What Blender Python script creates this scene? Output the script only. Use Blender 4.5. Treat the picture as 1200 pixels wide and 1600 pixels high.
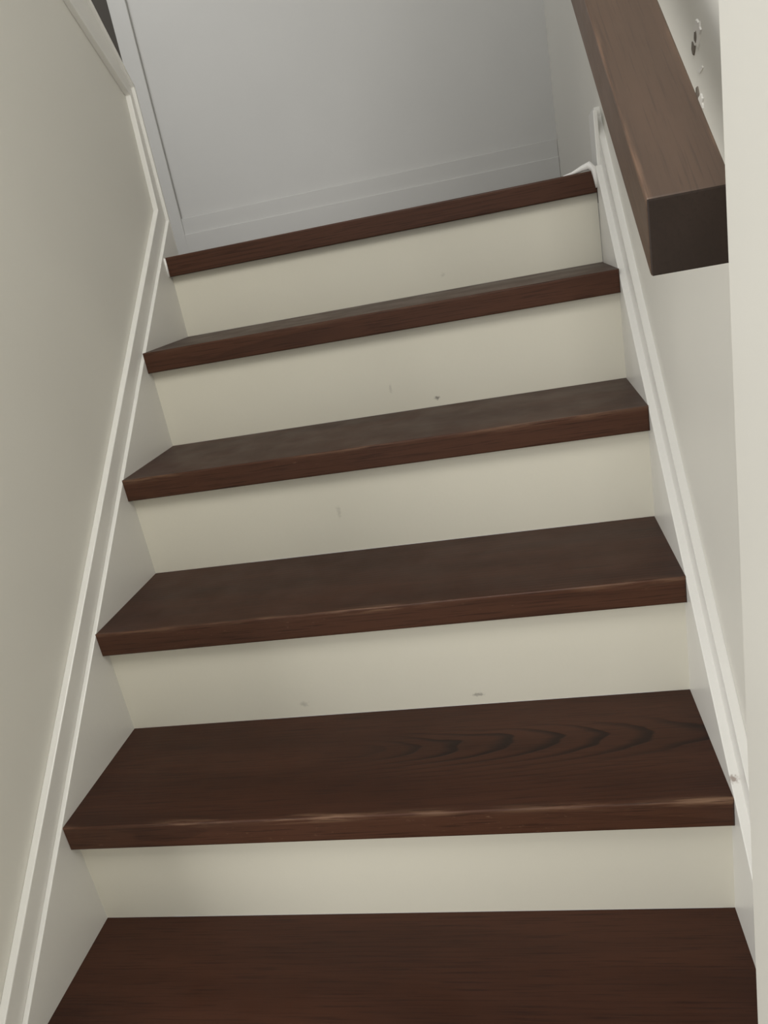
import bpy, bmesh, math, random
from mathutils import Vector

scene = bpy.context.scene
for o in list(bpy.data.objects):
    bpy.data.objects.remove(o, do_unlink=True)
COL = scene.collection
rnd = random.Random(7)

# ------------------------------------------------------------------ camera
cam = bpy.data.cameras.new('camera')
cam.sensor_fit = 'HORIZONTAL'; cam.sensor_width = 36.0
cam.lens = 36.0 * 1181.93 / 1200.0
cam.clip_start = 0.01
cam_ob = bpy.data.objects.new('camera', cam); COL.objects.link(cam_ob)
cam_ob.location = (0.7178, -0.54824, 0.88153)
cam_ob.rotation_euler = (1.23055, 0.18283, 0.14668)
scene.camera = cam_ob

# ------------------------------------------------------------------ light
world = bpy.data.worlds.new('world'); scene.world = world
world.use_nodes = True
bg = world.node_tree.nodes['Background']
bg.inputs[0].default_value = (0.93, 0.97, 1.0, 1); bg.inputs[1].default_value = 0.55

def area(name, loc, target, size, size_y, power, col):
    l = bpy.data.lights.new(name, 'AREA'); l.shape = 'RECTANGLE'
    l.size = size; l.size_y = size_y; l.energy = power; l.color = col
    ob = bpy.data.objects.new(name, l); COL.objects.link(ob)
    ob.location = loc
    ob.rotation_euler = (Vector(target) - Vector(loc)).to_track_quat('-Z', 'Y').to_euler()
    return ob
# daylight from the hall window on the left of the stair foot, and the hall ceiling fitting
area('hall_window_light', (-1.5, -1.5, 1.15), (0.6, 0.3, 0.4), 1.2, 1.4, 36, (1.0, 0.985, 0.95))
area('hall_ceiling_light', (0.58, -0.72, 2.50), (0.35, 0.5, 0.6), 0.8, 0.8, 24, (1.0, 0.985, 0.935))
area('landing_fill_light', (-0.75, 1.62, 2.62), (0.9, 1.70, 1.2), 0.5, 0.5, 8.0, (0.97, 0.985, 1.0))  # added unseen fill that brightens the landing's right wall

scene.view_settings.view_transform = 'Standard'
scene.view_settings.look = 'None'
scene.view_settings.exposure = 0.06
scene.view_settings.gamma = 1.0
scene.view_settings.use_curve_mapping = False

# ------------------------------------------------------------------ materials
def new_mat(name):
    m = bpy.data.materials.new(name); m.use_nodes = True
    nt = m.node_tree; nt.nodes.clear()
    out = nt.nodes.new('ShaderNodeOutputMaterial')
    b = nt.nodes.new('ShaderNodeBsdfPrincipled')
    nt.links.new(b.outputs[0], out.inputs[0])
    return m, nt, b

class G:
    """small node-graph helper"""
    def __init__(s, nt): s.nt = nt
    def _in(s, sock, v):
        if isinstance(v, bpy.types.NodeSocket): s.nt.links.new(v, sock)
        else: sock.default_value = v
    def m(s, op, a, b=0.0, c=0.0, clamp=False):
        n = s.nt.nodes.new('ShaderNodeMath'); n.operation = op; n.use_clamp = clamp
        for i, v in enumerate((a, b, c)): s._in(n.inputs[i], v)
        return n.outputs[0]
    def sep(s, v):
        n = s.nt.nodes.new('ShaderNodeSeparateXYZ'); s._in(n.inputs[0], v); return n.outputs
    def comb(s, x, y, z):
        n = s.nt.nodes.new('ShaderNodeCombineXYZ')
        for i, v in enumerate((x, y, z)): s._in(n.inputs[i], v)
        return n.outputs[0]
    def noise(s, vec, scale=1.0, detail=3.0, rough=0.5):
        n = s.nt.nodes.new('ShaderNodeTexNoise')
        s._in(n.inputs['Vector'], vec); n.inputs['Scale'].default_value = scale
        n.inputs['Detail'].default_value = detail; n.inputs['Roughness'].default_value = rough
        return n.outputs[0]
    def ramp(s, f, lo, hi, a=0.0, b=1.0):
        n = s.nt.nodes.new('ShaderNodeMapRange'); n.interpolation_type = 'SMOOTHSTEP'
        s._in(n.inputs[0], f); n.inputs[1].default_value = lo; n.inputs[2].default_value = hi
        n.inputs[3].default_value = a; n.inputs[4].default_value = b
        return n.outputs[0]
    def mix(s, f, a, b):
        n = s.nt.nodes.new('ShaderNodeMix'); n.data_type = 'RGBA'
        s._in(n.inputs[0], f)
        for i, v in ((6, a), (7, b)):
            if isinstance(v, tuple) and len(v) == 3: v = (*v, 1)
            s._in(n.inputs[i], v)
        return n.outputs[2]
    def attr(s, name):
        n = s.nt.nodes.new('ShaderNodeAttribute'); n.attribute_type = 'OBJECT'; n.attribute_name = name
        return n.outputs['Fac']
    def obj(s):
        return s.nt.nodes.new('ShaderNodeTexCoord').outputs['Object']
    def pos(s):
        return s.nt.nodes.new('ShaderNodeNewGeometry').outputs['Position']
    def bump(s, b, h, strength, dist):
        n = s.nt.nodes.new('ShaderNodeBump'); s._in(n.inputs['Height'], h)
        n.inputs['Strength'].default_value = strength; n.inputs['Distance'].default_value = dist
        s.nt.links.new(n.outputs[0], b.inputs['Normal'])

def paint(name, col, rough=0.5, spots=(), spot_col=(0.16, 0.14, 0.12), mottle=0.05, bump=0.15, spec=0.3):
    """painted surface: slight roller mottling, optional scuff marks at world points (x,y,z,rx,rz,strength)"""
    m, nt, b = new_mat(name); g = G(nt)
    p = g.pos()
    big = g.noise(p, 3.0, 2.0)
    c = g.mix(g.ramp(big, 0.3, 0.7), tuple(v * (1 - mottle) for v in col), tuple(min(1, v * (1 + mottle * .5)) for v in col))
    if spots:
        x, y, z = g.sep(p)[0:3]
        n1 = g.noise(p, 260.0, 3.0)
        for (sx, sy, sz, rx, ry, rz, st) in spots:
            dx = g.m('DIVIDE', g.m('SUBTRACT', x, sx), rx)
            dy = g.m('DIVIDE', g.m('SUBTRACT', y, sy), ry)
            dz = g.m('DIVIDE', g.m('SUBTRACT', z, sz), rz)
            d = g.m('SQRT', g.m('ADD', g.m('ADD', g.m('MULTIPLY', dx, dx), g.m('MULTIPLY', dy, dy)), g.m('MULTIPLY', dz, dz)))
            d = g.m('ADD', d, g.m('MULTIPLY', g.m('SUBTRACT', n1, 0.5), 1.6))
            c = g.mix(g.ramp(d, 0.2, 1.05, st, 0.0), c, spot_col)
    nt.links.new(c, b.inputs['Base Color'])
    b.inputs['Roughness'].default_value = rough
    b.inputs['Specular IOR Level'].default_value = spec
    g.bump(b, g.noise(p, 180.0, 3.0), bump, 0.0006)
    return m

def wood(name, base, dark, light, rough, wear_axis=None, spec=0.5, wear_col=(0.20, 0.115, 0.07), front=None, front_lit_amt=0.6):
    """plain-sawn stained oak: growth rings around a pith slightly tilted to the board give cathedral figure.
       object properties: seed, ring_y, ring_d, ring_k (pith offset, depth, tilt), wear"""
    m, nt, b = new_mat(name); g = G(nt)
    o = g.obj(); x, y, z = g.sep(o)[0:3]
    seed = g.attr('seed')
    xs = g.m('ADD', x, seed)
    warp = g.noise(g.comb(g.m('MULTIPLY', xs, 5.0), g.m('MULTIPLY', y, 22.0), g.m('MULTIPLY', z, 22.0)), 1.0, 2.0)
    w = g.m('MULTIPLY', g.m('SUBTRACT', warp, 0.5), 0.014)
    yy = g.m('ADD', g.m('SUBTRACT', y, g.attr('ring_y')), w)
    zz = g.m('ADD', g.m('ADD', g.m('ADD', z, g.attr('ring_d')), g.m('MULTIPLY', x, g.attr('ring_k'))), w)
    r = g.m('SQRT', g.m('ADD', g.m('MULTIPLY', yy, yy), g.m('MULTIPLY', zz, zz)))
    ring = g.m('FRACT', g.m('MULTIPLY', r, 135.0))
    late = g.m('MULTIPLY', g.ramp(ring, 0.45, 0.86), g.ramp(ring, 0.9, 1.0, 1.0, 0.0))
    fade = g.ramp(g.noise(g.comb(g.m('MULTIPLY', xs, 2.5), g.m('MULTIPLY', y, 9.0), z), 1.0, 2.0), 0.38, 0.66)
    late = g.m('MULTIPLY', late, g.m('ADD', g.m('MULTIPLY', g.m('MULTIPLY', g.attr('figure'), g.ramp(x, 0.40, 0.56)), g.ramp(g.m('ABSOLUTE', yy), 0.012, 0.05, 1.0, 0.06)), g.m('MULTIPLY', fade, 0.30)), clamp=True)
    fine = g.noise(g.comb(g.m('MULTIPLY', xs, 11.0), g.m('MULTIPLY', y, 420.0), g.m('MULTIPLY', z, 420.0)), 1.0, 3.0, 0.6)
    tone = g.noise(g.comb(g.m('MULTIPLY', xs, 3.0), g.m('MULTIPLY', y, 20.0), g.m('MULTIPLY', z, 20.0)), 1.0, 3.0)
    c = g.mix(g.ramp(tone, 0.3, 0.72), base, light)
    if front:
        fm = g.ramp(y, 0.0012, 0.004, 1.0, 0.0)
        c = g.mix(g.m('MULTIPLY', fm, front_lit_amt), c, front)  # front face coloured lighter, standing in for light on the nosing
        fl = g.noise(g.comb(g.m('MULTIPLY', xs, 70.0), g.m('MULTIPLY', y, 200.0), g.m('MULTIPLY', z, 230.0)), 1.0, 3.0, 0.6)
        fp = g.noise(g.comb(g.m('MULTIPLY', xs, 6.0), 0.0, g.m('MULTIPLY', z, 30.0)), 1.0, 1.0)
        c = g.mix(g.m('MULTIPLY', g.m('MULTIPLY', fm, g.ramp(fl, 0.60, 0.74)), g.m('MULTIPLY', g.ramp(fp, 0.45, 0.65), g.m('MULTIPLY', g.attr('wear'), 0.5))), c, wear_col)
    c = g.mix(g.m('MULTIPLY', g.ramp(fine, 0.50, 0.70), 0.65), c, dark)
    c = g.mix(late, c, dark)
    if wear_axis:
        e, ax = wear_axis(g, x, y, z)          # 1 on the worn arris
        wn = g.noise(g.comb(g.m('MULTIPLY', xs, 9.0), g.m('MULTIPLY', y, 160.0), g.m('MULTIPLY', z, 160.0)), 1.0, 4.0, 0.65)
        wp = g.noise(g.comb(g.m('ADD', g.m('MULTIPLY', ax, 4.0), seed), 0.0, 0.0), 1.0, 2.0)
        k = g.m('MULTIPLY', g.m('MULTIPLY', e, g.ramp(wn, 0.42, 0.62)), g.m('MULTIPLY', g.ramp(wp, 0.38, 0.62), g.attr('wear')), clamp=True)
        c = g.mix(k, c, wear_col)
    nt.links.new(c, b.inputs['Base Color'])
    rr = g.ramp(g.noise(o, 14.0, 3.0), 0.2, 0.8, rough - 0.05, rough + 0.07)
    nt.links.new(rr, b.inputs['Roughness'])
    b.inputs['Specular IOR Level'].default_value = spec
    g.bump(b, g.m('ADD', g.m('MULTIPLY', fine, -0.6), g.m('MULTIPLY', late, -0.8)), 0.25, 0.0006)
    return m

def tread_wear(g, x, y, z):
    # arris at y=0, z=0
    d = g.m('SQRT', g.m('ADD', g.m('MULTIPLY', y, y), g.m('MULTIPLY', z, z)))
    return g.ramp(d, 0.002, 0.011, 1.0, 0.0), x
def rail_wear(g, x, y, z):
    # rail object: local x along the rail, arrises at y=+-hw, z=0
    dy = g.m('SUBTRACT', g.m('ABSOLUTE', y), 0.030)
    d = g.m('SQRT', g.m('ADD', g.m('MULTIPLY', dy, dy), g.m('MULTIPLY', z, z)))
    return g.ramp(d, 0.001, 0.006, 1.0, 0.0), x

M_TREAD = wood('dark_stained_tread', (0.036, 0.0128, 0.0066), (0.014, 0.0060, 0.0040), (0.050, 0.0182, 0.0095), 0.42, tread_wear, spec=0.22, front=(0.085, 0.036, 0.020))  # front tone carries painted frontal light
M_RAIL = wood('dark_stained_rail', (0.070, 0.040, 0.0245), (0.047, 0.027, 0.017), (0.086, 0.049, 0.030), 0.46, rail_wear)
M_FLOOR = wood('dark_stained_floor', (0.045, 0.0185, 0.0115), (0.015, 0.0075, 0.0055), (0.060, 0.027, 0.017), 0.42)
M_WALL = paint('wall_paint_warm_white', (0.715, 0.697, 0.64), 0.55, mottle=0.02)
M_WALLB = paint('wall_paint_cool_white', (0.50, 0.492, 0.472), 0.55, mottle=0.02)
M_TRIM = paint('trim_gloss_white', (0.74, 0.725, 0.685), 0.32, mottle=0.015, bump=0.25, spec=0.5,
               spots=((0.909, 0.243, 0.205, 0.007, 0.006, 0.006, 0.75),), spot_col=(0.20, 0.13, 0.10))
M_RISER = paint('riser_cream_paint', (0.715, 0.68, 0.575), 0.36, mottle=0.02, bump=0.2, spec=0.45, spots=(
    (0.556, 0.882, 0.590, 0.007, 0.02, 0.005, 0.75),
    (0.471, 0.882, 0.622, 0.004, 0.02, 0.012, 0.22),
    (0.377, 0.670, 0.459, 0.005, 0.02, 0.014, 0.22),
    (0.594, 0.456, 0.207, 0.011, 0.02, 0.004, 0.55),
    (0.311, 0.456, 0.213, 0.010, 0.02, 0.006, 0.28),
    (0.585, 1.100, 0.800, 0.006, 0.02, 0.005, 0.15)))
M_HALL = paint('bounce_hall_floor', (0.52, 0.48, 0.42), 0.4, mottle=0.1)  # pale tone lets the unseen floor bounce light onto the lower stairs
M_CAULK = paint('white_caulk', (0.82, 0.80, 0.77), 0.45, mottle=0.02)
M_HOLE = paint('screw_hole_dark', (0.17, 0.145, 0.12), 0.8)
M_PATCH = paint('filler_patch', (0.76, 0.74, 0.70), 0.7, mottle=0.08)
M_DOOR = paint('dark_door_paint', (0.055, 0.047, 0.038), 0.5, mottle=0.1)
M_METAL = paint('bracket_dark_metal', (0.05, 0.045, 0.04), 0.35)

# ------------------------------------------------------------------ helpers
def link(name, bm, mat, parent=None, loc=(0, 0, 0), smooth=False):
    bmesh.ops.recalc_face_normals(bm, faces=bm.faces)
    me = bpy.data.meshes.new(name); bm.to_mesh(me); bm.free()
    me.materials.append(mat)
    if smooth:
        for p in me.polygons: p.use_smooth = True
    o = bpy.data.objects.new(name, me); COL.objects.link(o)
    o.location = loc
    if parent: o.parent = parent
    return o

def empty(name, loc=(0, 0, 0)):
    o = bpy.data.objects.new(name, None); COL.objects.link(o); o.location = loc; return o

def tag(o, label=None, cat=None, kind=None, group=None):
    if label: o['label'] = label
    if cat: o['category'] = cat
    if kind: o['kind'] = kind
    if group: o['group'] = group
    return o

def bevel(bm, off, seg=2):
    bmesh.ops.bevel(bm, geom=list(bm.edges), offset=off, segments=seg, profile=0.5, affect='EDGES', clamp_overlap=True)

def box(x0, x1, y0, y1, z0, z1, bv=0.0, bm=None):
    bm = bm or bmesh.new()
    v = [bm.verts.new((x, y, z)) for x in (x0, x1) for y in (y0, y1) for z in (z0, z1)]
    for f in ((0, 1, 3, 2), (4, 6, 7, 5), (0, 4, 5, 1), (2, 3, 7, 6), (0, 2, 6, 4), (1, 5, 7, 3)):
        bm.faces.new([v[i] for i in f])
    if bv: bevel(bm, bv)
    return bm

def slab(poly, xa, xb, bv=0.0):
    """polygon in (y,z) extruded from x=xa to x=xb"""
    bm = bmesh.new()
    a = [bm.verts.new((xa, y, z)) for y, z in poly]; b = [bm.verts.new((xb, y, z)) for y, z in poly]
    bm.faces.new(a); bm.faces.new(b[::-1])
    n = len(poly)
    for i in range(n): bm.faces.new((a[i], b[i], b[(i + 1) % n], a[(i + 1) % n]))
    if bv: bevel(bm, bv)
    return bm

def ribbon(O, I, xw, xf, bv=0.0015):
    """mitred moulding between two polylines O and I in (y,z), from wall plane xw to face plane xf"""
    bm = bmesh.new(); rings = []
    for (oy, oz), (iy, iz) in zip(O, I):
        rings.append([bm.verts.new(p) for p in ((xw, oy, oz), (xf, oy, oz), (xf, iy, iz), (xw, iy, iz))])
    for a, b in zip(rings, rings[1:]):
        for k in range(4): bm.faces.new((a[k], b[k], b[(k + 1) % 4], a[(k + 1) % 4]))
    bm.faces.new(rings[0]); bm.faces.new(rings[-1][::-1])
    if bv: bevel(bm, bv)
    return bm

def tube(pts, radii, seg=8, bm=None):
    bm = bm or bmesh.new(); rings = []
    for i, p in enumerate(pts):
        p = Vector(p)
        d = (Vector(pts[min(i + 1, len(pts) - 1)]) - Vector(pts[max(i - 1, 0)])).normalized()
        u = d.orthogonal().normalized() if abs(d.z) > .9 else d.cross(Vector((0, 0, 1))).normalized()
        w = d.cross(u)
        rings.append([bm.verts.new(p + radii[i] * (math.cos(t) * u + math.sin(t) * w)) for t in [2 * math.pi * k / seg for k in range(seg)]])
    for a, b in zip(rings, rings[1:]):
        for k in range(seg): bm.faces.new((a[k], b[k], b[(k + 1) % seg], a[(k + 1) % seg]))
    bm.faces.new(rings[0]); bm.faces.new(rings[-1][::-1])
    return bm

# ------------------------------------------------------------------ dimensions (metres)
TY = [0.0095, 0.2252, 0.4396, 0.6543, 0.8658, 1.0839]        # front of each tread
TZ = [0.0, 0.1892, 0.3824, 0.5740, 0.7685, 0.9401]           # top of each tread
TT = 0.0404                                                  # tread thickness
NO = 0.0172                                                  # nosing overhang
XR = 0.905                                                   # right skirting face
XWL, XFL = -0.019, -0.007                                    # left wall plane / moulding fillet plane
XWR, XFR = 0.928, 0.916                                      # right wall plane / moulding fillet plane
YB = 2.28                                                    # back wall
ZL = TZ[5]                                                   # landing level
ZF = -0.19                                                   # hall floor
def nose(y): return 0.192 + 0.882 * (y - 0.227)              # pitch line of the nosings

# ------------------------------------------------------------------ setting
fl = tag(link('floor', box(-2.60, 1.10, -2.6, 0.03, ZF - 0.05, ZF), M_HALL),
         'unseen hall floor at the foot of the stairs, kept pale to bounce light', 'floor', 'structure')
fl['seed'] = 3.3; fl['ring_y'] = -1.0; fl['ring_d'] = .05; fl['ring_k'] = .02
fl = tag(link('floor_landing', box(-1.30, XWR, TY[5] + 0.116, YB, ZL - 0.06, ZL - 0.001), M_FLOOR),
         'dark wooden landing floor behind the top stair nosing', 'floor', 'structure')
fl['seed'] = 5.1; fl['ring_y'] = 1.6; fl['ring_d'] = -.85; fl['ring_k'] = .02

# left partition: end at the landing, top rising towards the camera with the next flight
O = [(-0.03, nose(-0.03) + 0.048), (1.136, 1.040), (1.149, 1.268), (0.990, 1.402), (-0.03, 2.269)]
I = [(-0.03, nose(-0.03)), (1.163, nose(1.163)), (1.163, 1.283), (1.060, 1.420), (-0.03, 2.368)]
E = [(1.169, ZL), (1.169, 1.286), (1.0635, 1.426), (-0.03, 2.375)]
wall_poly = [(-0.03, ZF), (1.163, ZF), (1.163, 1.283), (1.060, 1.420), (-0.03, 2.368)]
tag(link('wall_left', slab(wall_poly, -0.119, XWL), M_WALL),
    'plain off-white partition wall on the left of the stairs', 'wall', 'structure')
tag(link('wall_right', box(XWR, XWR + 0.12, -0.03, YB + 0.1, ZF, 2.75), M_WALL),
    'off-white wall behind the wooden handrail, with old screw holes', 'wall', 'structure')
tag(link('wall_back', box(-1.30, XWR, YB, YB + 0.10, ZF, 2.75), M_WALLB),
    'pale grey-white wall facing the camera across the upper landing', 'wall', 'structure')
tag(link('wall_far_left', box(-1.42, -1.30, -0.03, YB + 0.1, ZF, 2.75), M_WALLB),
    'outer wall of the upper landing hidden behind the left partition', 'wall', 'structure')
tag(link('ceiling', box(-1.42, XWR + 0.12, 0.70, YB + 0.1, 2.75, 2.85), M_WALLB),
    'plain white ceiling added above the upper landing to cut sky light, out of view', 'ceiling', 'structure')  # added out of view to keep sky light off the landing
# near wall corner, a hair out of plumb
bm = bmesh.new()
pv = []
for z, xe in ((ZF, 0.8580), (2.75, 0.8370)):
    pv.append([bm.verts.new(p) for p in ((xe, -0.031, z), (1.10, -0.031, z), (1.10, -2.6, z), (xe, -2.6, z))])
for k in range(4): bm.faces.new((pv[0][k], pv[0][(k + 1) % 4], pv[1][(k + 1) % 4], pv[1][k]))
bm.faces.new(pv[0]); bm.faces.new(pv[1][::-1])
bevel(bm, 0.002)
tag(link('wall_near_right', bm, M_WALL), 'bright white wall corner at the right edge, nearest the camera', 'wall', 'structure')

# door on the landing: white casing, dark leaf
d = tag(empty('door_1', (-0.86, YB, ZL)), 'dark door with a white casing at the upper left of the landing', 'door', 'structure')
def ch(name, bm, mat, par):
    o = link(name, bm, mat, par); o.matrix_parent_inverse = par.matrix_world.inverted(); return o
bpy.context.view_layer.update()
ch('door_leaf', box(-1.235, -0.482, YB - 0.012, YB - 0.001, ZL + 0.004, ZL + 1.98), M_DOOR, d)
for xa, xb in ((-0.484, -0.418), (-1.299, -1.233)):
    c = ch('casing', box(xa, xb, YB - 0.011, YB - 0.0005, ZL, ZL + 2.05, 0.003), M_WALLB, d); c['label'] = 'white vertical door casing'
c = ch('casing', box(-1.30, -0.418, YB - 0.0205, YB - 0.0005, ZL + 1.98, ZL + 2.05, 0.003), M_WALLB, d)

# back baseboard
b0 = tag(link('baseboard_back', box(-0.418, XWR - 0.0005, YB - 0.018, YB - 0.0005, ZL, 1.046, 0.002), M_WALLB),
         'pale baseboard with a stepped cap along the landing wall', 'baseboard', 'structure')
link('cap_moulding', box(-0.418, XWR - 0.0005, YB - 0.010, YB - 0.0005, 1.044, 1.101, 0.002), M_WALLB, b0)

# left skirting: board + mitred cap moulding that turns up the end of the partition and along its top
board = [(-0.03, nose(-0.03) - 0.34), (-0.03, nose(-0.03)), (1.163, nose(1.163)), (1.163, ZL - 0.2)]
t1 = tag(link('trim_1', slab(board, XWL, 0.0, 0.0012), M_TRIM),
         'white skirting board running up the left wall beside the treads', 'skirting board', 'structure')
link('cap_moulding', ribbon(O, I, XWL, XFL), M_TRIM, t1)
link('end_bead', ribbon([(1.163, ZL)] + I[2:], E, -0.122, 0.0, 0.0015), M_TRIM, t1)

# right skirting
Or = [(-0.03, nose(-0.03) + 0.045), (1.150, nose(1.150) + 0.045), (1.172, nose(1.150) + 0.045)]
boardr = [(-0.03, nose(-0.03) - 0.30), (-0.03, nose(-0.03)), (1.084, nose(1.084)), (1.084, ZL - 0.2)]
t2 = tag(link('trim_2', slab(boardr, XR, XWR, 0.0012), M_TRIM),
         'white skirting board running up the right wall below the handrail', 'skirting board', 'structure')
capr = [(-0.03, nose(-0.03) - 0.01), (-0.03, nose(-0.03) + 0.045), (1.128, 1.034), (1.128, 1.052), (1.190, 1.052), (1.190, ZL), (1.075, ZL), (1.075, nose(1.075) - 0.01)]
link('cap_moulding', slab(capr, XFR, XWR, 0.0015), M_TRIM, t2)
link('end_block', slab([(1.086, ZL), (1.086, 1.043), (1.165, 1.043), (1.165, ZL)], 0.909, XFR + 0.001, 0.0015), M_TRIM, t2)

# screw holes and filler left on the right wall by an old bracket
wr = bpy.data.objects['wall_right']
def disc(y, z, ry, rz, thick, name, mat, n=14, jit=0.0):
    bm = bmesh.new(); a = []; b = []
    for k in range(n):
        t = 2 * math.pi * k / n; j = 1 + rnd.uniform(-jit, jit)
        a.append(bm.verts.new((XWR, y + ry * j * math.cos(t), z + rz * j * math.sin(t))))
        b.append(bm.verts.new((XWR - thick, y + ry * j * .9 * math.cos(t), z + rz * j * .9 * math.sin(t))))
    bm.faces.new(a); bm.faces.new(b[::-1])
    for k in range(n): bm.faces.new((a[k], a[(k + 1) % n], b[(k + 1) % n], b[k]))
    return link(name, bm, mat, wr)
disc(0.352, 1.018, 0.017, 0.013, 0.0012, 'filler_patch', M_PATCH, 18, 0.25)
disc(0.356, 1.016, 0.0055, 0.0050, 0.0018, 'screw_hole', M_HOLE, 12, 0.25)
disc(0.369, 1.009, 0.0065, 0.0072, 0.0014, 'screw_hole', M_HOLE, 12, 0.25)
disc(0.350, 0.955, 0.012, 0.008, 0.0012, 'filler_patch', M_PATCH, 18, 0.25)
disc(0.361, 0.965, 0.0055, 0.0072, 0.0014, 'screw_hole', M_HOLE, 12, 0.25)
disc(0.345, 0.985, 0.012, 0.003, 0.0008, 'filler_patch', M_PATCH, 14, 0.25)

# ------------------------------------------------------------------ staircase
st = tag(empty('staircase', (0.45, 0.0, ZF)), 'straight flight of dark wooden treads with white risers between two walls', 'staircase')
bpy.context.view_layer.update()
ring = [(0.40, 0.05, 0.01), (0.132, -0.020, 0.11), (0.30, 0.10, 0.02), (-0.14, 0.06, 0.02), (0.32, 0.08, -0.02), (0.2, 0.3, 0.0)]
wear = [0.0, 0.9, 0.75, 0.55, 0.25, 0.1]
for i in range(6):
    depth = (TY[i + 1] + NO - TY[i]) if i < 5 else 0.116
    bm = bmesh.new()
    fr, bk = 0.9050, XR + 0.0008
    q = [(-0.0008, 0), (fr, 0), (bk, depth), (-0.0008, depth)]
    lo = [bm.verts.new((x, y, -TT)) for x, y in q]; hi = [bm.verts.new((x, y, 0)) for x, y in q]
    bm.faces.new(lo[::-1]); bm.faces.new(hi)
    for k in range(4): bm.faces.new((lo[k], lo[(k + 1) % 4], hi[(k + 1) % 4], hi[k]))
    fe = [e for e in bm.edges if all(v.co.y < 1e-6 for v in e.verts)]
    bmesh.ops.bevel(bm, geom=fe, offset=0.0028, segments=3, profile=0.5, affect='EDGES')
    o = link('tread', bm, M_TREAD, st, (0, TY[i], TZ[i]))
    o.matrix_parent_inverse = st.matrix_world.inverted()
    o['seed'] = 1.7 * i + 0.4
    o['ring_y'], o['ring_d'], o['ring_k'] = ring[i]
    o['wear'] = wear[i]; o['figure'] = 0.95 if i == 1 else 0.0
    if i == 1: o['label'] = 'dark wooden tread with arched grain figure'
    zb = TZ[i - 1] if i else ZF
    r = link('riser', box(-0.0008, XR + 0.0008, TY[i] + NO, TY[i] + NO + 0.016, zb + 0.0003, TZ[i] - TT - 0.0003), M_RISER, st)
    r.matrix_parent_inverse = st.matrix_world.inverted()
# caulk beads at the two ends of the top nosing
def caulk(pts, rad):
    c = link('caulk_bead', tube(pts, rad), M_CAULK, st, smooth=True); c.matrix_parent_inverse = st.matrix_world.inverted(); c['label'] = 'rough white caulk bead'
caulk([(0.845, 1.094, ZL + .000), (0.862, 1.092, ZL + .002), (0.880, 1.090, ZL + .007), (0.8935, 1.087, ZL + .010), (0.9015, 1.083, ZL + .002), (0.9035, 1.081, ZL - .014), (0.904, 1.081, ZL - .032)],
      [.0015, .003, .0055, .008, .006, .0045, .002])
caulk([(0.0012, 1.0825, ZL - .001), (0.0012, 1.082, ZL - .02), (0.0012, 1.0825, ZL - .040)], [.0022, .0026, .002])

# ------------------------------------------------------------------ handrail
HR_END = Vector((0.8525, 0.072, 0.877)); HW = 0.030; HV = 0.0555
SL = 0.80; DX = -0.022
hr = tag(empty('handrail', (XWR, 0.5, 0.9)), 'square brown wooden handrail with a sawn lower end on the right wall', 'handrail')
bpy.context.view_layer.update()
L = 1.02
bm = bmesh.new()
# local frame: origin at the centre of the top edge of the lower end, x = up the rail, y across (left +), z up
dirv = Vector((DX, 1.0, SL)).normalized()
side = Vector((-1.0, DX, 0)).normalized()
upv = dirv.cross(side).normalized()
from mathutils import Matrix
MW = Matrix(((dirv.x, side.x, upv.x, HR_END.x), (dirv.y, side.y, upv.y, HR_END.y), (dirv.z, side.z, upv.z, HR_END.z), (0, 0, 0, 1)))
inv = MW.inverted()
ends = []
for k in (0, L):
    c = HR_END + Vector((DX, 1.0, SL)) * k
    ends.append([bm.verts.new(inv @ (c + Vector((s * HW, 0, dz)))) for s, dz in ((-1, 0), (1, 0), (1, -HV), (-1, -HV))])
for k in range(4): bm.faces.new((ends[0][k], ends[0][(k + 1) % 4], ends[1][(k + 1) % 4], ends[1][k]))
bm.faces.new(ends[0]); bm.faces.new(ends[1][::-1])
bevel(bm, 0.0016)
rl = link('rail', bm, M_RAIL, hr)
rl.parent = hr; rl.matrix_parent_inverse = hr.matrix_world.inverted(); rl.matrix_basis = MW
M_END = wood('dark_end_grain', (0.024, 0.0145, 0.0096), (0.019, 0.012, 0.008), (0.031, 0.019, 0.013), 0.6, spec=0.3)
rl.data.materials.append(M_END)
for p in rl.data.polygons:
    if (MW.to_3x3() @ p.normal).y < -0.9: p.material_index = 1
rl['seed'] = 9.2; rl['ring_y'] = 0.05; rl['ring_d'] = 0.05; rl['ring_k'] = 0.01; rl['wear'] = 0.8
for k in (0.52, 0.92):
    c = HR_END + Vector((DX, 1.0, SL)) * k
    zb = c.z - HV
    b = link('bracket', tube([(c.x, c.y, zb + 0.002), (c.x, c.y, zb - 0.035), (c.x + 0.02, c.y, zb - 0.055), (XWR - 0.004, c.y, zb - 0.055)], [.006] * 4, 10), M_METAL, hr, smooth=True)
    b.matrix_parent_inverse = hr.matrix_world.inverted()
    pl = link('wall_plate', box(XWR - 0.005, XWR, c.y - 0.02, c.y + 0.02, zb - 0.085, zb - 0.025, 0.001), M_METAL, b)
    pl.matrix_parent_inverse = Matrix.Identity(4)
